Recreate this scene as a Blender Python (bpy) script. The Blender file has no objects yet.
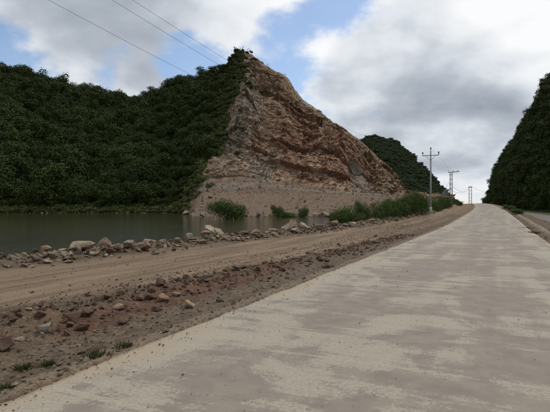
import bpy, bmesh, math, random
import numpy as np
from mathutils import Vector, Matrix, Euler

R = math.radians
SC = bpy.context.scene
COL = SC.collection
random.seed(7)
RNG = np.random.default_rng(11)

# ------------------------------------------------------------------ camera, sky, sun, exposure
# world: camera stands at x=y=0 on the road and looks along +Y; the road runs off 25.2 degrees to the right
CAM_H, FPX, CX, HY = 1.5, 470.0, 275.0, 206.0
YAW = R(25.2); SA, CA = math.sin(YAW), math.cos(YAW)
cam_d = bpy.data.cameras.new('camera'); cam = bpy.data.objects.new('camera', cam_d); COL.objects.link(cam)
cam.location = (0, 0, CAM_H); cam.rotation_euler = (R(90), 0, 0)
cam_d.sensor_width = 36; cam_d.lens = FPX / 550 * 36; cam_d.clip_end = 12000; cam_d.clip_start = 0.05
SC.camera = cam
SUN_EL, SUN_AZ = R(56), R(48)          # azimuth clockwise from +Y
SC.view_settings.view_transform = 'Standard'; SC.view_settings.look = 'None'
SC.view_settings.exposure = 0.1; SC.view_settings.gamma = 1.0
SC.render.engine = 'CYCLES'
SC.cycles.use_denoising = True
SC.cycles.max_bounces = 6; SC.cycles.diffuse_bounces = 3; SC.cycles.glossy_bounces = 2; SC.cycles.transparent_max_bounces = 4

class NT:
    """small helper for node trees"""
    def __init__(s, tree): s.t = tree; s.n = tree.nodes; s.l = tree.links
    def new(s, typ, **kw):
        n = s.n.new(typ)
        for k, v in kw.items(): setattr(n, k, v)
        return n
    def put(s, sock, v):
        if v is None: return
        if isinstance(v, bpy.types.NodeSocket): s.l.new(v, sock)
        else: sock.default_value = v
    def math(s, op, a, b=None, c=None, clamp=False):
        n = s.new('ShaderNodeMath', operation=op); n.use_clamp = clamp
        for i, v in enumerate((a, b, c)): s.put(n.inputs[i], v)
        return n.outputs[0]
    def vmath(s, op, a, b=None, out=0):
        n = s.new('ShaderNodeVectorMath', operation=op)
        s.put(n.inputs[0], a); s.put(n.inputs[1], b)
        return n.outputs[out]
    def rng(s, v, a, b, c=0.0, d=1.0, smooth=True):
        n = s.new('ShaderNodeMapRange'); n.interpolation_type = 'SMOOTHSTEP' if smooth else 'LINEAR'; n.clamp = True
        for i, x in enumerate((v, a, b, c, d)): s.put(n.inputs[i], x)
        return n.outputs[0]
    def mix(s, f, a, b, mode='MIX'):
        n = s.new('ShaderNodeMix', data_type='RGBA', blend_type=mode)
        s.put(n.inputs[0], f); s.put(n.inputs[6], a if isinstance(a, bpy.types.NodeSocket) else (*a, 1)[:4])
        s.put(n.inputs[7], b if isinstance(b, bpy.types.NodeSocket) else (*b, 1)[:4])
        return n.outputs[2]
    def noise(s, vec, scale, detail=6, rough=0.55, dist=0.0, out=0):
        n = s.new('ShaderNodeTexNoise'); s.put(n.inputs['Vector'], vec)
        n.inputs['Scale'].default_value = scale; n.inputs['Detail'].default_value = detail
        n.inputs['Roughness'].default_value = rough; n.inputs['Distortion'].default_value = dist
        return n.outputs[out]
    def voro(s, vec, scale, feature='F1', out=0):
        n = s.new('ShaderNodeTexVoronoi', feature=feature); s.put(n.inputs['Vector'], vec)
        n.inputs['Scale'].default_value = scale
        return n.outputs[out]
    def mapping(s, vec, scale=(1, 1, 1), rot=(0, 0, 0), loc=(0, 0, 0)):
        n = s.new('ShaderNodeMapping'); s.put(n.inputs[0], vec)
        n.inputs['Location'].default_value = loc; n.inputs['Rotation'].default_value = rot; n.inputs['Scale'].default_value = scale
        return n.outputs[0]

def pix_dir(px, py):
    v = Vector(((px - CX) / FPX, 1.0, (HY - py) / FPX)); return v.normalized()

world = bpy.data.worlds.new('World'); SC.world = world; world.use_nodes = True
def build_world():
    w = NT(world.node_tree); w.n.clear()
    out = w.new('ShaderNodeOutputWorld'); bg = w.new('ShaderNodeBackground')
    sky = w.new('ShaderNodeTexSky', sky_type='NISHITA'); sky.sun_disc = False
    sky.sun_elevation = SUN_EL; sky.sun_rotation = SUN_AZ; sky.air_density = 1.0; sky.dust_density = 0.6; sky.ozone_density = 2.0
    d = w.new('ShaderNodeTexCoord').outputs['Generated']
    sep = w.new('ShaderNodeSeparateXYZ'); w.l.new(d, sep.inputs[0])
    z = w.math('MAXIMUM', sep.outputs[2], 0.0)
    k = w.math('DIVIDE', 1.0, w.math('ADD', z, 0.34))
    comb = w.new('ShaderNodeCombineXYZ')
    w.l.new(w.math('MULTIPLY', sep.outputs[0], k), comb.inputs[0]); w.l.new(w.math('MULTIPLY', sep.outputs[1], k), comb.inputs[1])
    p = comb.outputs[0]
    def cl(off): return w.noise(w.mapping(p, loc=(3.1 + off[0], 1.7 + off[1], 0.4)), 2.3, 10, 0.56, 0.15)
    n1 = w.math('ADD', w.math('MULTIPLY', w.math('SUBTRACT', cl((0, 0)), .5), 1.35), .5)
    def rl(off): return w.noise(w.mapping(p, loc=(3.1 + off[0], 1.7 + off[1], 0.4)), 2.3, 5, 0.5, 0.15)
    ra = rl((0, 0)); rb = rl((.06, .09))
    n2 = w.noise(w.mapping(p, loc=(8.2, 4.4, 2.1)), 1.3, 6, 0.55, 0.2)
    def lobes(lst):
        tot = None
        for (px, py, rad, amp) in lst:
            c = pix_dir(px, py)
            dist = w.vmath('DISTANCE', d, tuple(c), out=1)
            g = w.rng(dist, rad / FPX, 0.0, 0.0, amp)
            tot = g if tot is None else w.math('ADD', tot, g)
        return tot
    # where the cloud deck is open / where it is thick, as directions in the sky
    cov = lobes([(2, 50, 55, -.32), (45, 60, 50, -.28), (100, 72, 55, -.32), (190, 66, 50, -.36), (290, 40, 62, -.16), (335, 5, 60, -.22), (270, 12, 40, -.10), (280, 78, 38, -.12),
                 (420, 70, 190, .13), (125, 10, 115, .22), (30, 0, 90, .16), (75, 45, 50, .10), (225, 15, 60, .10), (270, 60, 25, .10), (470, 165, 130, .06), (395, 140, 60, .08), (505, 96, 55, .22), (225, 25, 55, .08), (137, 82, 26, .22)])
    c = w.math('ADD', w.math('ADD', n1, cov), 0.07)
    alpha = w.rng(c, 0.40, 0.60, 0.08, 1.0)
    shade = lobes([(110, 25, 115, .40), (445, 108, 130, .42), (365, 100, 80, .16), (60, 5, 110, .1), (520, 20, 90, -.3), (325, 55, 80, -.2), (400, 45, 100, -.15), (460, 165, 80, -.15)])
    relief = w.math('MULTIPLY', w.math('SUBTRACT', ra, rb), 1.9)
    sh = w.math('ADD', w.math('ADD', w.math('MULTIPLY', w.math('SUBTRACT', n2, 0.5), 1.2), w.math('MULTIPLY', w.math('SUBTRACT', c, .62), 0.55)), w.math('ADD', shade, 0.29))
    sh = w.math('SUBTRACT', sh, relief)
    cloud = w.new('ShaderNodeValToRGB'); w.l.new(sh, cloud.inputs[0])
    cr = cloud.color_ramp; cr.elements[0].position = 0.0; cr.elements[0].color = (0.90, 0.91, 0.92, 1)
    cr.elements[1].position = 1.0; cr.elements[1].color = (0.30, 0.335, 0.39, 1)
    e = cr.elements.new(0.35); e.color = (0.70, 0.735, 0.78, 1)
    e = cr.elements.new(0.65); e.color = (0.45, 0.49, 0.55, 1)
    skyc = w.vmath('SCALE', sky.outputs[0]); skyc.node.inputs['Scale'].default_value = 0.13
    w.l.new(w.mix(alpha, skyc, cloud.outputs[0]), bg.inputs[0]); bg.inputs[1].default_value = 1.0
    w.l.new(bg.outputs[0], out.inputs[0])
build_world()
sun_d = bpy.data.lights.new('sun', 'SUN'); sun = bpy.data.objects.new('sun', sun_d); COL.objects.link(sun)
sun_d.energy = 2.0; sun_d.angle = R(11); sun_d.color = (1.0, 0.93, 0.83)
sv = Vector((math.sin(SUN_AZ) * math.cos(SUN_EL), math.cos(SUN_AZ) * math.cos(SUN_EL), math.sin(SUN_EL)))
sun.rotation_euler = sv.to_track_quat('Z', 'Y').to_euler(); sun.location = sv * 100

# ------------------------------------------------------------------ numpy noise
def _h(ix, iy, seed=0):
    h = (ix.astype(np.int64) * 374761393 + iy.astype(np.int64) * 668265263 + seed * 2147483647 + 97) & 0xffffffff
    h = ((h ^ (h >> 13)) * 1274126177) & 0xffffffff
    h = ((h ^ (h >> 16)) * 2246822519) & 0xffffffff
    return ((h ^ (h >> 15)) & 0xffffff) / float(0x1000000)
def vnoise(x, y, seed=0):
    x = np.asarray(x, float); y = np.asarray(y, float)
    ix = np.floor(x); iy = np.floor(y); fx = x - ix; fy = y - iy
    u = fx * fx * fx * (fx * (fx * 6 - 15) + 10); v = fy * fy * fy * (fy * (fy * 6 - 15) + 10)
    a = _h(ix, iy, seed); b = _h(ix + 1, iy, seed); c = _h(ix, iy + 1, seed); d = _h(ix + 1, iy + 1, seed)
    return (a + (b - a) * u) * (1 - v) + (c + (d - c) * u) * v
def fbm(x, y, o=5, seed=0, g=0.5):
    t = 0; a = 1; n = 0
    for i in range(o):
        t = t + a * (vnoise(x, y, seed + i) * 2 - 1); n += a; a *= g; x = x * 2.03 + 17.3; y = y * 2.03 + 9.1
    return t / n
def facets(x, y, seed=0, tilt=0.5):
    """Worley cells, each a tilted plane: (height, random id, distance to border)"""
    ix = np.floor(x); iy = np.floor(y); best = np.full(x.shape, 9.0); sec = np.full(x.shape, 9.0); hh = np.zeros(x.shape); idd = np.zeros(x.shape)
    for dx in (-1, 0, 1):
        for dy in (-1, 0, 1):
            cx = ix + dx; cy = iy + dy
            px = cx + _h(cx, cy, seed); py = cy + _h(cx, cy, seed + 1)
            ex = x - px; ey = y - py; dd = ex * ex + ey * ey
            m = dd < best
            sec = np.where(m, best, np.minimum(sec, dd)); best = np.where(m, dd, best)
            r = _h(cx, cy, seed + 2); gx = (_h(cx, cy, seed + 3) - .5) * 2 * tilt; gy = (_h(cx, cy, seed + 4) - .5) * 2 * tilt
            hh = np.where(m, (r - .5) + gx * ex + gy * ey, hh); idd = np.where(m, _h(cx, cy, seed + 5), idd)
    return hh, idd, np.sqrt(sec) - np.sqrt(best)
def sstep(a, b, x):
    t = np.clip((x - a) / (b - a), 0, 1); return t * t * (3 - 2 * t)

# ------------------------------------------------------------------ object helpers
def link(o, parent=None):
    COL.objects.link(o)
    if parent is not None: o.parent = parent
    return o
def tag(o, label=None, cat=None, group=None, kind=None):
    for k, v in (('label', label), ('category', cat), ('group', group), ('kind', kind)):
        if v: o[k] = v
    return o
def mesh_np(name, verts, faces, mat=None, smooth=False, attrs=None):
    me = bpy.data.meshes.new(name)
    verts = np.asarray(verts, np.float32).reshape(-1, 3); faces = np.asarray(faces, np.int32)
    n, k = faces.shape
    me.vertices.add(len(verts)); me.vertices.foreach_set('co', verts.ravel())
    me.loops.add(n * k); me.loops.foreach_set('vertex_index', faces.ravel())
    me.polygons.add(n); me.polygons.foreach_set('loop_start', np.arange(0, n * k, k, dtype=np.int32))
    me.update(calc_edges=True)
    me.polygons.foreach_set('use_smooth', np.full(n, bool(smooth)))
    for an, (typ, arr) in (attrs or {}).items():
        at = me.attributes.new(an, typ, 'POINT')
        arr = np.asarray(arr, np.float32)
        if typ == 'FLOAT_COLOR':
            at.data.foreach_set('color', np.concatenate([arr, np.ones((len(arr), 1), np.float32)], 1).ravel())
        elif typ == 'FLOAT': at.data.foreach_set('value', arr)
    me.validate()
    if mat: me.materials.append(mat)
    return me
def grid_faces(nr, nc, wrap=False):
    r = np.arange(nr - 1)[:, None]; c = np.arange(nc if wrap else nc - 1)[None]
    c2 = (c + 1) % nc
    return np.stack([r * nc + c, r * nc + c2, (r + 1) * nc + c2, (r + 1) * nc + c], -1).reshape(-1, 4)
def bm_mesh(name, bm, mat, smooth=False):
    me = bpy.data.meshes.new(name); bm.to_mesh(me); bm.free()
    if mat: me.materials.append(mat)
    if smooth:
        for p in me.polygons: p.use_smooth = True
    return me
def obj(name, me, parent=None, loc=(0, 0, 0), rot=(0, 0, 0), scale=(1, 1, 1)):
    o = bpy.data.objects.new(name, me); link(o, parent); o.location = loc; o.rotation_euler = rot; o.scale = scale
    return o
def empty(name, loc, rz=0, s=1.0):
    o = bpy.data.objects.new(name, None); link(o); o.location = loc; o.rotation_euler = (0, 0, rz); o.scale = (s, s, s); o.empty_display_size = .3
    return o
def tube_bm(bm, pts, rads, seg=8, cap=True):
    pts = [Vector(p) for p in pts]; rings = []
    for i, p in enumerate(pts):
        t = (pts[min(i + 1, len(pts) - 1)] - pts[max(i - 1, 0)]).normalized()
        a = t.orthogonal().normalized() if abs(t.z) < .95 else Vector((1, 0, 0)).cross(t).normalized()
        b = t.cross(a)
        rings.append([bm.verts.new(p + (a * math.cos(2 * math.pi * k / seg) + b * math.sin(2 * math.pi * k / seg)) * rads[i]) for k in range(seg)])
    for i in range(len(rings) - 1):
        for k in range(seg):
            bm.faces.new((rings[i][k], rings[i][(k + 1) % seg], rings[i + 1][(k + 1) % seg], rings[i + 1][k]))
    if cap:
        bm.faces.new(rings[0][::-1]); bm.faces.new(rings[-1])
def box_bm(bm, c, s, rot=None, bevel=0.0):
    m = Matrix.Translation(c) @ (rot or Matrix.Identity(4)) @ Matrix.Diagonal((*s, 1))
    r = bmesh.ops.create_cube(bm, size=1, matrix=m)
    if bevel:
        es = list({e for v in r['verts'] for e in v.link_edges})
        bmesh.ops.bevel(bm, geom=es, offset=bevel, segments=1, affect='EDGES')

# ------------------------------------------------------------------ materials
def material(name):
    m = bpy.data.materials.new(name); m.use_nodes = True
    t = NT(m.node_tree); b = m.node_tree.nodes['Principled BSDF']
    b.inputs['Specular IOR Level'].default_value = 0.25
    return m, t, b
def bump(t, b, h, strength=0.5, dist=0.05):
    n = t.new('ShaderNodeBump'); n.inputs['Strength'].default_value = strength; n.inputs['Distance'].default_value = dist
    t.put(n.inputs['Height'], h); t.l.new(n.outputs[0], b.inputs['Normal'])
def attr(t, name, out='Color'): return t.new('ShaderNodeAttribute', attribute_name=name).outputs[out]
def sepc(t, c):
    n = t.new('ShaderNodeSeparateColor'); t.l.new(c, n.inputs[0]); return n.outputs

def m_ground():
    m, t, b = material('dirt_ground')
    P = t.new('ShaderNodeNewGeometry').outputs['Position']
    msk = sepc(t, attr(t, 'mask')); msk2 = sepc(t, attr(t, 'mask2'))
    Prd = t.mapping(P, rot=(0, 0, YAW))           # x across the road, y along it
    streak = t.noise(t.mapping(Prd, scale=(1.6, .12, 1)), 1.3, 6, .6)
    fine = t.noise(P, 9, 8, .65); big = t.noise(P, .55, 5, .6); mid = t.noise(P, 2.6, 6, .62)
    base = t.mix(t.rng(mid, .35, .68), (.062, .042, .025), (.122, .084, .050))
    base = t.mix(t.rng(big, .42, .66, 0, .55), base, (.140, .098, .060))
    track = t.mix(t.rng(streak, .36, .64), (.133, .091, .058), (.230, .164, .104))
    track = t.mix(t.rng(mid, .5, .8, 0, .35), track, (.115, .084, .064))
    base = t.mix(t.math('MULTIPLY', msk[1], .95), base, track)
    red = t.mix(t.rng(mid, .35, .7), (.070, .033, .019), (.125, .062, .035))
    base = t.mix(t.rng(t.math('ADD', msk[0], t.math('MULTIPLY', t.math('SUBTRACT', mid, .5), .9)), .3, .75), base, red)
    grav = t.mix(t.rng(fine, .35, .68), (.066, .047, .030), (.150, .110, .070))
    base = t.mix(t.rng(t.math('ADD', msk[2], t.math('MULTIPLY', t.math('SUBTRACT', big, .5), .9)), .3, .8), base, grav)
    base = t.mix(t.math('MULTIPLY', msk2[0], .9), base, t.mix(t.rng(fine, .3, .7), (.135, .130, .120), (.20, .19, .175)))   # grey lane by the hill
    base = t.mix(t.math('MULTIPLY', msk2[1], t.rng(mid, .3, .6)), base, t.mix(t.rng(fine, .3, .7), (.035, .055, .018), (.075, .100, .030)))   # weeds
    base = t.mix(t.math('MULTIPLY', msk2[2], .8), base, (.27, .215, .155))        # dusty ridge
    peb = t.voro(P, 26, out=1); pebs = sepc(t, peb)
    base = t.mix(t.math('MULTIPLY', t.math('GREATER_THAN', pebs[0], .8), t.math('SUBTRACT', .5, t.math('MULTIPLY', msk[1], .4))), base, t.mix(pebs[1], (.08, .060, .042), (.21, .165, .115)))
    base = t.mix(t.rng(fine, .55, .8, 0, .5), base, (.05, .038, .03))
    t.l.new(base, b.inputs['Base Color']); b.inputs['Roughness'].default_value = .95
    h = t.math('ADD', t.math('MULTIPLY', fine, .6), t.math('MULTIPLY', t.voro(P, 26), -.5))
    h = t.math('ADD', h, t.math('MULTIPLY', t.noise(P, 42, 4, .6), .25))
    bump(t, b, h, .8, .06)
    return m
def m_road():
    m, t, b = material('dusty_concrete')
    P = t.new('ShaderNodeNewGeometry').outputs['Position']
    Q = t.mapping(P, rot=(0, 0, YAW))             # x across, y along
    ed = attr(t, 'edge', 'Fac')
    brush = t.noise(t.mapping(Q, scale=(.30, 6.0, 1)), 1.8, 7, .7)
    patch = t.noise(t.mapping(Q, scale=(.75, .7, 1)), .95, 13, .66, .8)
    patch2 = t.noise(t.mapping(Q, scale=(.22, 2.2, 1), loc=(5, 3, 0)), 1.1, 11, .68, .4)
    along = t.noise(t.mapping(Q, scale=(1.3, .06, 1)), 1.2, 5, .55)
    v = t.math('ADD', t.math('MULTIPLY', patch, .62), t.math('MULTIPLY', patch2, .30))
    v = t.math('ADD', v, t.math('MULTIPLY', brush, .16)); ln = t.noise(t.mapping(Q, scale=(.10, 3.2, 1), loc=(0, 7, 0)), 2.0, 5, .6); v = t.math('ADD', v, t.rng(ln, .60, .70, 0, .10)); v = t.math('SUBTRACT', v, t.rng(ln, .40, .31, 0, .08)); v = t.math('ADD', v, t.math('MULTIPLY', t.math('SUBTRACT', along, .5), .30))
    v = t.math('ADD', v, t.math('MULTIPLY', ed, .20))
    fine = t.noise(P, 30, 6, .7)
    v = t.math('ADD', v, t.math('MULTIPLY', t.math('SUBTRACT', fine, .5), .22))
    dark = t.mix(t.rng(t.noise(P, 3.5, 6, .6), .3, .7), (.172, .147, .120), (.220, .188, .153))
    light = t.mix(t.rng(fine, .3, .7), (.262, .232, .180), (.335, .298, .232))
    c = t.mix(t.math('ADD', t.rng(v, .548, .592, 0, .62), t.rng(v, .46, .72, 0, .38)), dark, light)
    c = t.mix(t.rng(ed, .25, .8, 0, .75), c, t.mix(fine, (.25, .19, .122), (.36, .285, .19)))
    spk = sepc(t, t.voro(P, 17, out=1))
    c = t.mix(t.math('MULTIPLY', t.math('GREATER_THAN', spk[0], .93), t.rng(t.voro(P, 17), .25, .12)), c, (.11, .085, .07))
    pit = t.noise(P, 55, 5, .75); c = t.mix(t.rng(pit, .58, .72, 0, .55), c, (.12, .098, .078)); c = t.mix(t.rng(pit, .40, .30, 0, .35), c, (.42, .37, .30))
    t.l.new(c, b.inputs['Base Color']); b.inputs['Roughness'].default_value = .82
    h = t.math('ADD', t.math('MULTIPLY', t.noise(t.mapping(Q, scale=(.5, 14, 1)), 3, 4, .6), .5), t.math('MULTIPLY', fine, .6))
    bump(t, b, h, .22, .012)
    return m
def m_rock_face():
    m, t, b = material('quarried_rock')
    P = t.new('ShaderNodeNewGeometry').outputs['Position']
    msk = sepc(t, attr(t, 'mask')); msk2 = sepc(t, attr(t, 'mask2')); tone = attr(t, 'tone', 'Fac')
    S = t.mapping(P, scale=(.06, .06, .26), rot=(0, R(32), 0))
    strata = t.noise(S, 1.6, 8, .62, .4); n = t.noise(P, .28, 8, .62); f = t.noise(P, 1.6, 7, .66)
    c = t.mix(t.rng(t.math('ADD', t.math('MULTIPLY', n, .55), t.math('MULTIPLY', strata, .45)), .36, .66), (.155, .092, .053), (.285, .196, .120))
    c = t.mix(t.rng(t.math('ADD', msk[1], t.math('MULTIPLY', t.math('SUBTRACT', n, .5), 1.6)), .25, .7), c, t.mix(t.rng(f, .35, .65), (.155, .072, .040), (.250, .132, .075)))
    c = t.mix(t.rng(t.math('ADD', msk[0], t.math('MULTIPLY', t.math('SUBTRACT', f, .5), 1.1)), .35, .8), c, t.mix(t.rng(f, .3, .7), (.150, .128, .102), (.270, .232, .185)))
    c = t.mix(t.rng(t.math('ADD', t.math('MULTIPLY', tone, .6), t.math('MULTIPLY', strata, .5)), .62, .82, 0, .8), c, (.40, .30, .20))
    c = t.mix(t.rng(tone, .26, .05, 0, .5), c, (.095, .058, .037))
    blk = sepc(t, t.voro(t.mapping(P, scale=(1, 1, 1.5)), .75, out=1)); blk2 = sepc(t, t.voro(t.mapping(P, scale=(1, 1, 1.4)), 1.7, out=1))
    c = t.mix(t.rng(blk[0], .78, .96, 0, .5), c, (.42, .32, .215)); c = t.mix(t.rng(blk2[1], .72, .98, 0, .6), c, (.10, .062, .04)); c = t.mix(t.rng(blk2[0], .8, .98, 0, .5), c, (.40, .32, .23))
    apron = t.mix(t.rng(f, .35, .7), (.125, .086, .058), (.190, .135, .092))
    c = t.mix(t.math('MULTIPLY', msk[2], .93), c, apron)
    c = t.mix(t.rng(t.math('ADD', msk2[0], t.math('MULTIPLY', t.math('SUBTRACT', f, .5), .8)), .3, .7, 0, .85), c, (.20, .172, .142))
    g = t.mix(t.rng(f, .35, .65), (.018, .027, .010), (.050, .062, .022))
    c = t.mix(t.rng(t.math('ADD', msk2[1], t.math('MULTIPLY', t.math('SUBTRACT', f, .5), .7)), .4, .62), c, g)
    t.l.new(c, b.inputs['Base Color']); b.inputs['Roughness'].default_value = .93
    bump(t, b, t.math('ADD', f, t.math('MULTIPLY', t.noise(P, 5, 5, .65), .4)), .8, .45)
    return m
def m_hill():
    m, t, b = material('forest_floor')
    P = t.new('ShaderNodeNewGeometry').outputs['Position']
    f = t.noise(P, .9, 6, .65)
    c = t.mix(t.rng(f, .35, .65), (.014, .022, .008), (.040, .052, .018))
    rk = attr(t, 'rock', 'Fac')
    c = t.mix(t.rng(t.math('ADD', rk, t.math('MULTIPLY', t.math('SUBTRACT', f, .5), .9)), .4, .7), c, t.mix(t.noise(P, .3, 5, .6), (.14, .13, .12), (.30, .28, .25)))
    t.l.new(c, b.inputs['Base Color']); b.inputs['Roughness'].default_value = .95
    bump(t, b, f, .8, .5)
    return m
def m_leaf(name, c0, c1, c2):
    m, t, b = material(name)
    oi = t.new('ShaderNodeObjectInfo').outputs['Random']
    isl = t.new('ShaderNodeNewGeometry').outputs['Random Per Island']
    loc = t.new('ShaderNodeObjectInfo').outputs['Location']
    c = t.mix(t.math('ADD', t.math('MULTIPLY', oi, .55), t.rng(t.noise(loc, .05, 4, .6), .35, .65, 0, .45)), c0, c1)
    c = t.mix(t.math('MULTIPLY', t.math('POWER', isl, 2.0), .75), c, c2)
    t.l.new(c, b.inputs['Base Color']); b.inputs['Roughness'].default_value = .7
    b.inputs['Specular IOR Level'].default_value = .06
    return m
def m_stone(name, cols):
    m, t, b = material(name)
    P = t.new('ShaderNodeTexCoord').outputs['Object']
    oi = t.new('ShaderNodeObjectInfo').outputs['Random']
    r = t.new('ShaderNodeValToRGB'); t.l.new(oi, r.inputs[0]); r.color_ramp.interpolation = 'CONSTANT'
    r.color_ramp.elements.remove(r.color_ramp.elements[1])
    for i, cc in enumerate(cols):
        e = r.color_ramp.elements[0] if i == 0 else r.color_ramp.elements.new(i / len(cols))
        e.color = (*cc, 1)
    f = t.noise(P, 3.0, 7, .65); g = t.noise(P, 1.1, 4, .6)
    c = t.mix(t.rng(f, .40, .66, 0, .7), r.outputs[0], (.065, .047, .034))
    c = t.mix(t.rng(t.noise(P, 9, 5, .7), .55, .7, 0, .5), c, (.07, .05, .036))
    c = t.mix(t.rng(g, .5, .72, 0, .6), c, (.20, .13, .08))
    t.l.new(c, b.inputs['Base Color']); b.inputs['Roughness'].default_value = .9
    bump(t, b, t.math('ADD', f, t.math('MULTIPLY', t.noise(P, 14, 4, .6), .3)), .6, .08)
    return m
def m_plain(name, c, rough=.7, metal=0, var=.35, scale=6):
    m, t, b = material(name)
    P = t.new('ShaderNodeTexCoord').outputs['Object']
    f = t.noise(P, scale, 6, .62)
    d = tuple(x * (1 - var) for x in c)
    t.l.new(t.mix(t.rng(f, .3, .7), d, c), b.inputs['Base Color'])
    b.inputs['Roughness'].default_value = rough; b.inputs['Metallic'].default_value = metal
    return m
def m_water():
    m, t, b = material('murky_water')
    P = t.new('ShaderNodeNewGeometry').outputs['Position']
    f = t.noise(P, .05, 4, .55)
    t.l.new(t.mix(t.rng(f, .35, .65), (.026, .027, .010), (.038, .036, .014)), b.inputs['Base Color'])
    b.inputs['Roughness'].default_value = .07; b.inputs['IOR'].default_value = 1.33; b.inputs['Specular IOR Level'].default_value = .5
    h = t.math('ADD', t.math('MULTIPLY', t.noise(t.mapping(P, scale=(.55, 1.3, 1)), 1.9, 5, .6), 1.0), t.math('MULTIPLY', t.noise(t.mapping(P, scale=(1, 1.5, 1)), 7, 3, .55), .25))
    bump(t, b, h, .7, .075)
    return m

M = dict(
    ground=m_ground(), road=m_road(), rock=m_rock_face(), hill=m_hill(), water=m_water(),
    leaf_forest=m_leaf('forest_leaves', (.012, .023, .006), (.040, .059, .015), (.060, .076, .021)),
    leaf_scrub=m_leaf('scrub_leaves', (.042, .058, .017), (.085, .096, .032), (.12, .115, .045)),
    leaf_bush=m_leaf('bush_leaves', (.034, .060, .015), (.060, .088, .024), (.095, .125, .040)),
    leaf_far=m_leaf('far_forest_leaves', (.020, .036, .014), (.040, .058, .024), (.058, .074, .032)),
    grass=m_leaf('grass_blades', (.050, .062, .022), (.080, .085, .034), (.13, .115, .055)),
    dry=m_leaf('dry_twigs', (.05, .042, .03), (.075, .06, .04), (.04, .05, .02)),
    bark=m_plain('bark', (.075, .055, .040), .9),
    gravel=m_stone('gravel_stone', [(.19, .142, .095), (.13, .095, .063), (.28, .225, .16), (.09, .065, .044), (.16, .113, .072), (.20, .163, .120), (.13, .08, .05)]),
    rubble=m_stone('rubble_stone', [(.215, .165, .112), (.155, .116, .078), (.31, .25, .175), (.19, .118, .068), (.125, .098, .072), (.24, .185, .125)]),
    pale_rock=m_stone('pale_rock', [(.35, .285, .205), (.31, .24, .165)]),
    tan_rock=m_stone('tan_rock', [(.27, .178, .112), (.23, .150, .094)]),
    grey_rock=m_stone('grey_rock', [(.25, .213, .168), (.285, .245, .195)]),
    red_rock=m_stone('red_rock', [(.125, .070, .046), (.10, .058, .040), (.15, .085, .052)]),
    dark_rock=m_stone('dark_rock', [(.11, .082, .06), (.09, .068, .05)]),
    slide_rock=m_stone('slide_rock', [(.21, .18, .145), (.30, .23, .16), (.16, .135, .108), (.31, .20, .12), (.23, .145, .088), (.38, .31, .22)]),
    concrete=m_plain('pole_concrete', (.33, .32, .30), .85), lime=m_plain('limewash', (.38, .37, .34), .9),
    steel=m_plain('galvanised_steel', (.20, .205, .21), .5, .6), ceramic=m_plain('brown_ceramic', (.10, .05, .035), .25),
    trafo=m_plain('grey_paint', (.24, .25, .25), .55), wire=m_plain('aluminium_wire', (.10, .10, .105), .5, .3, .1),
)

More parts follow.
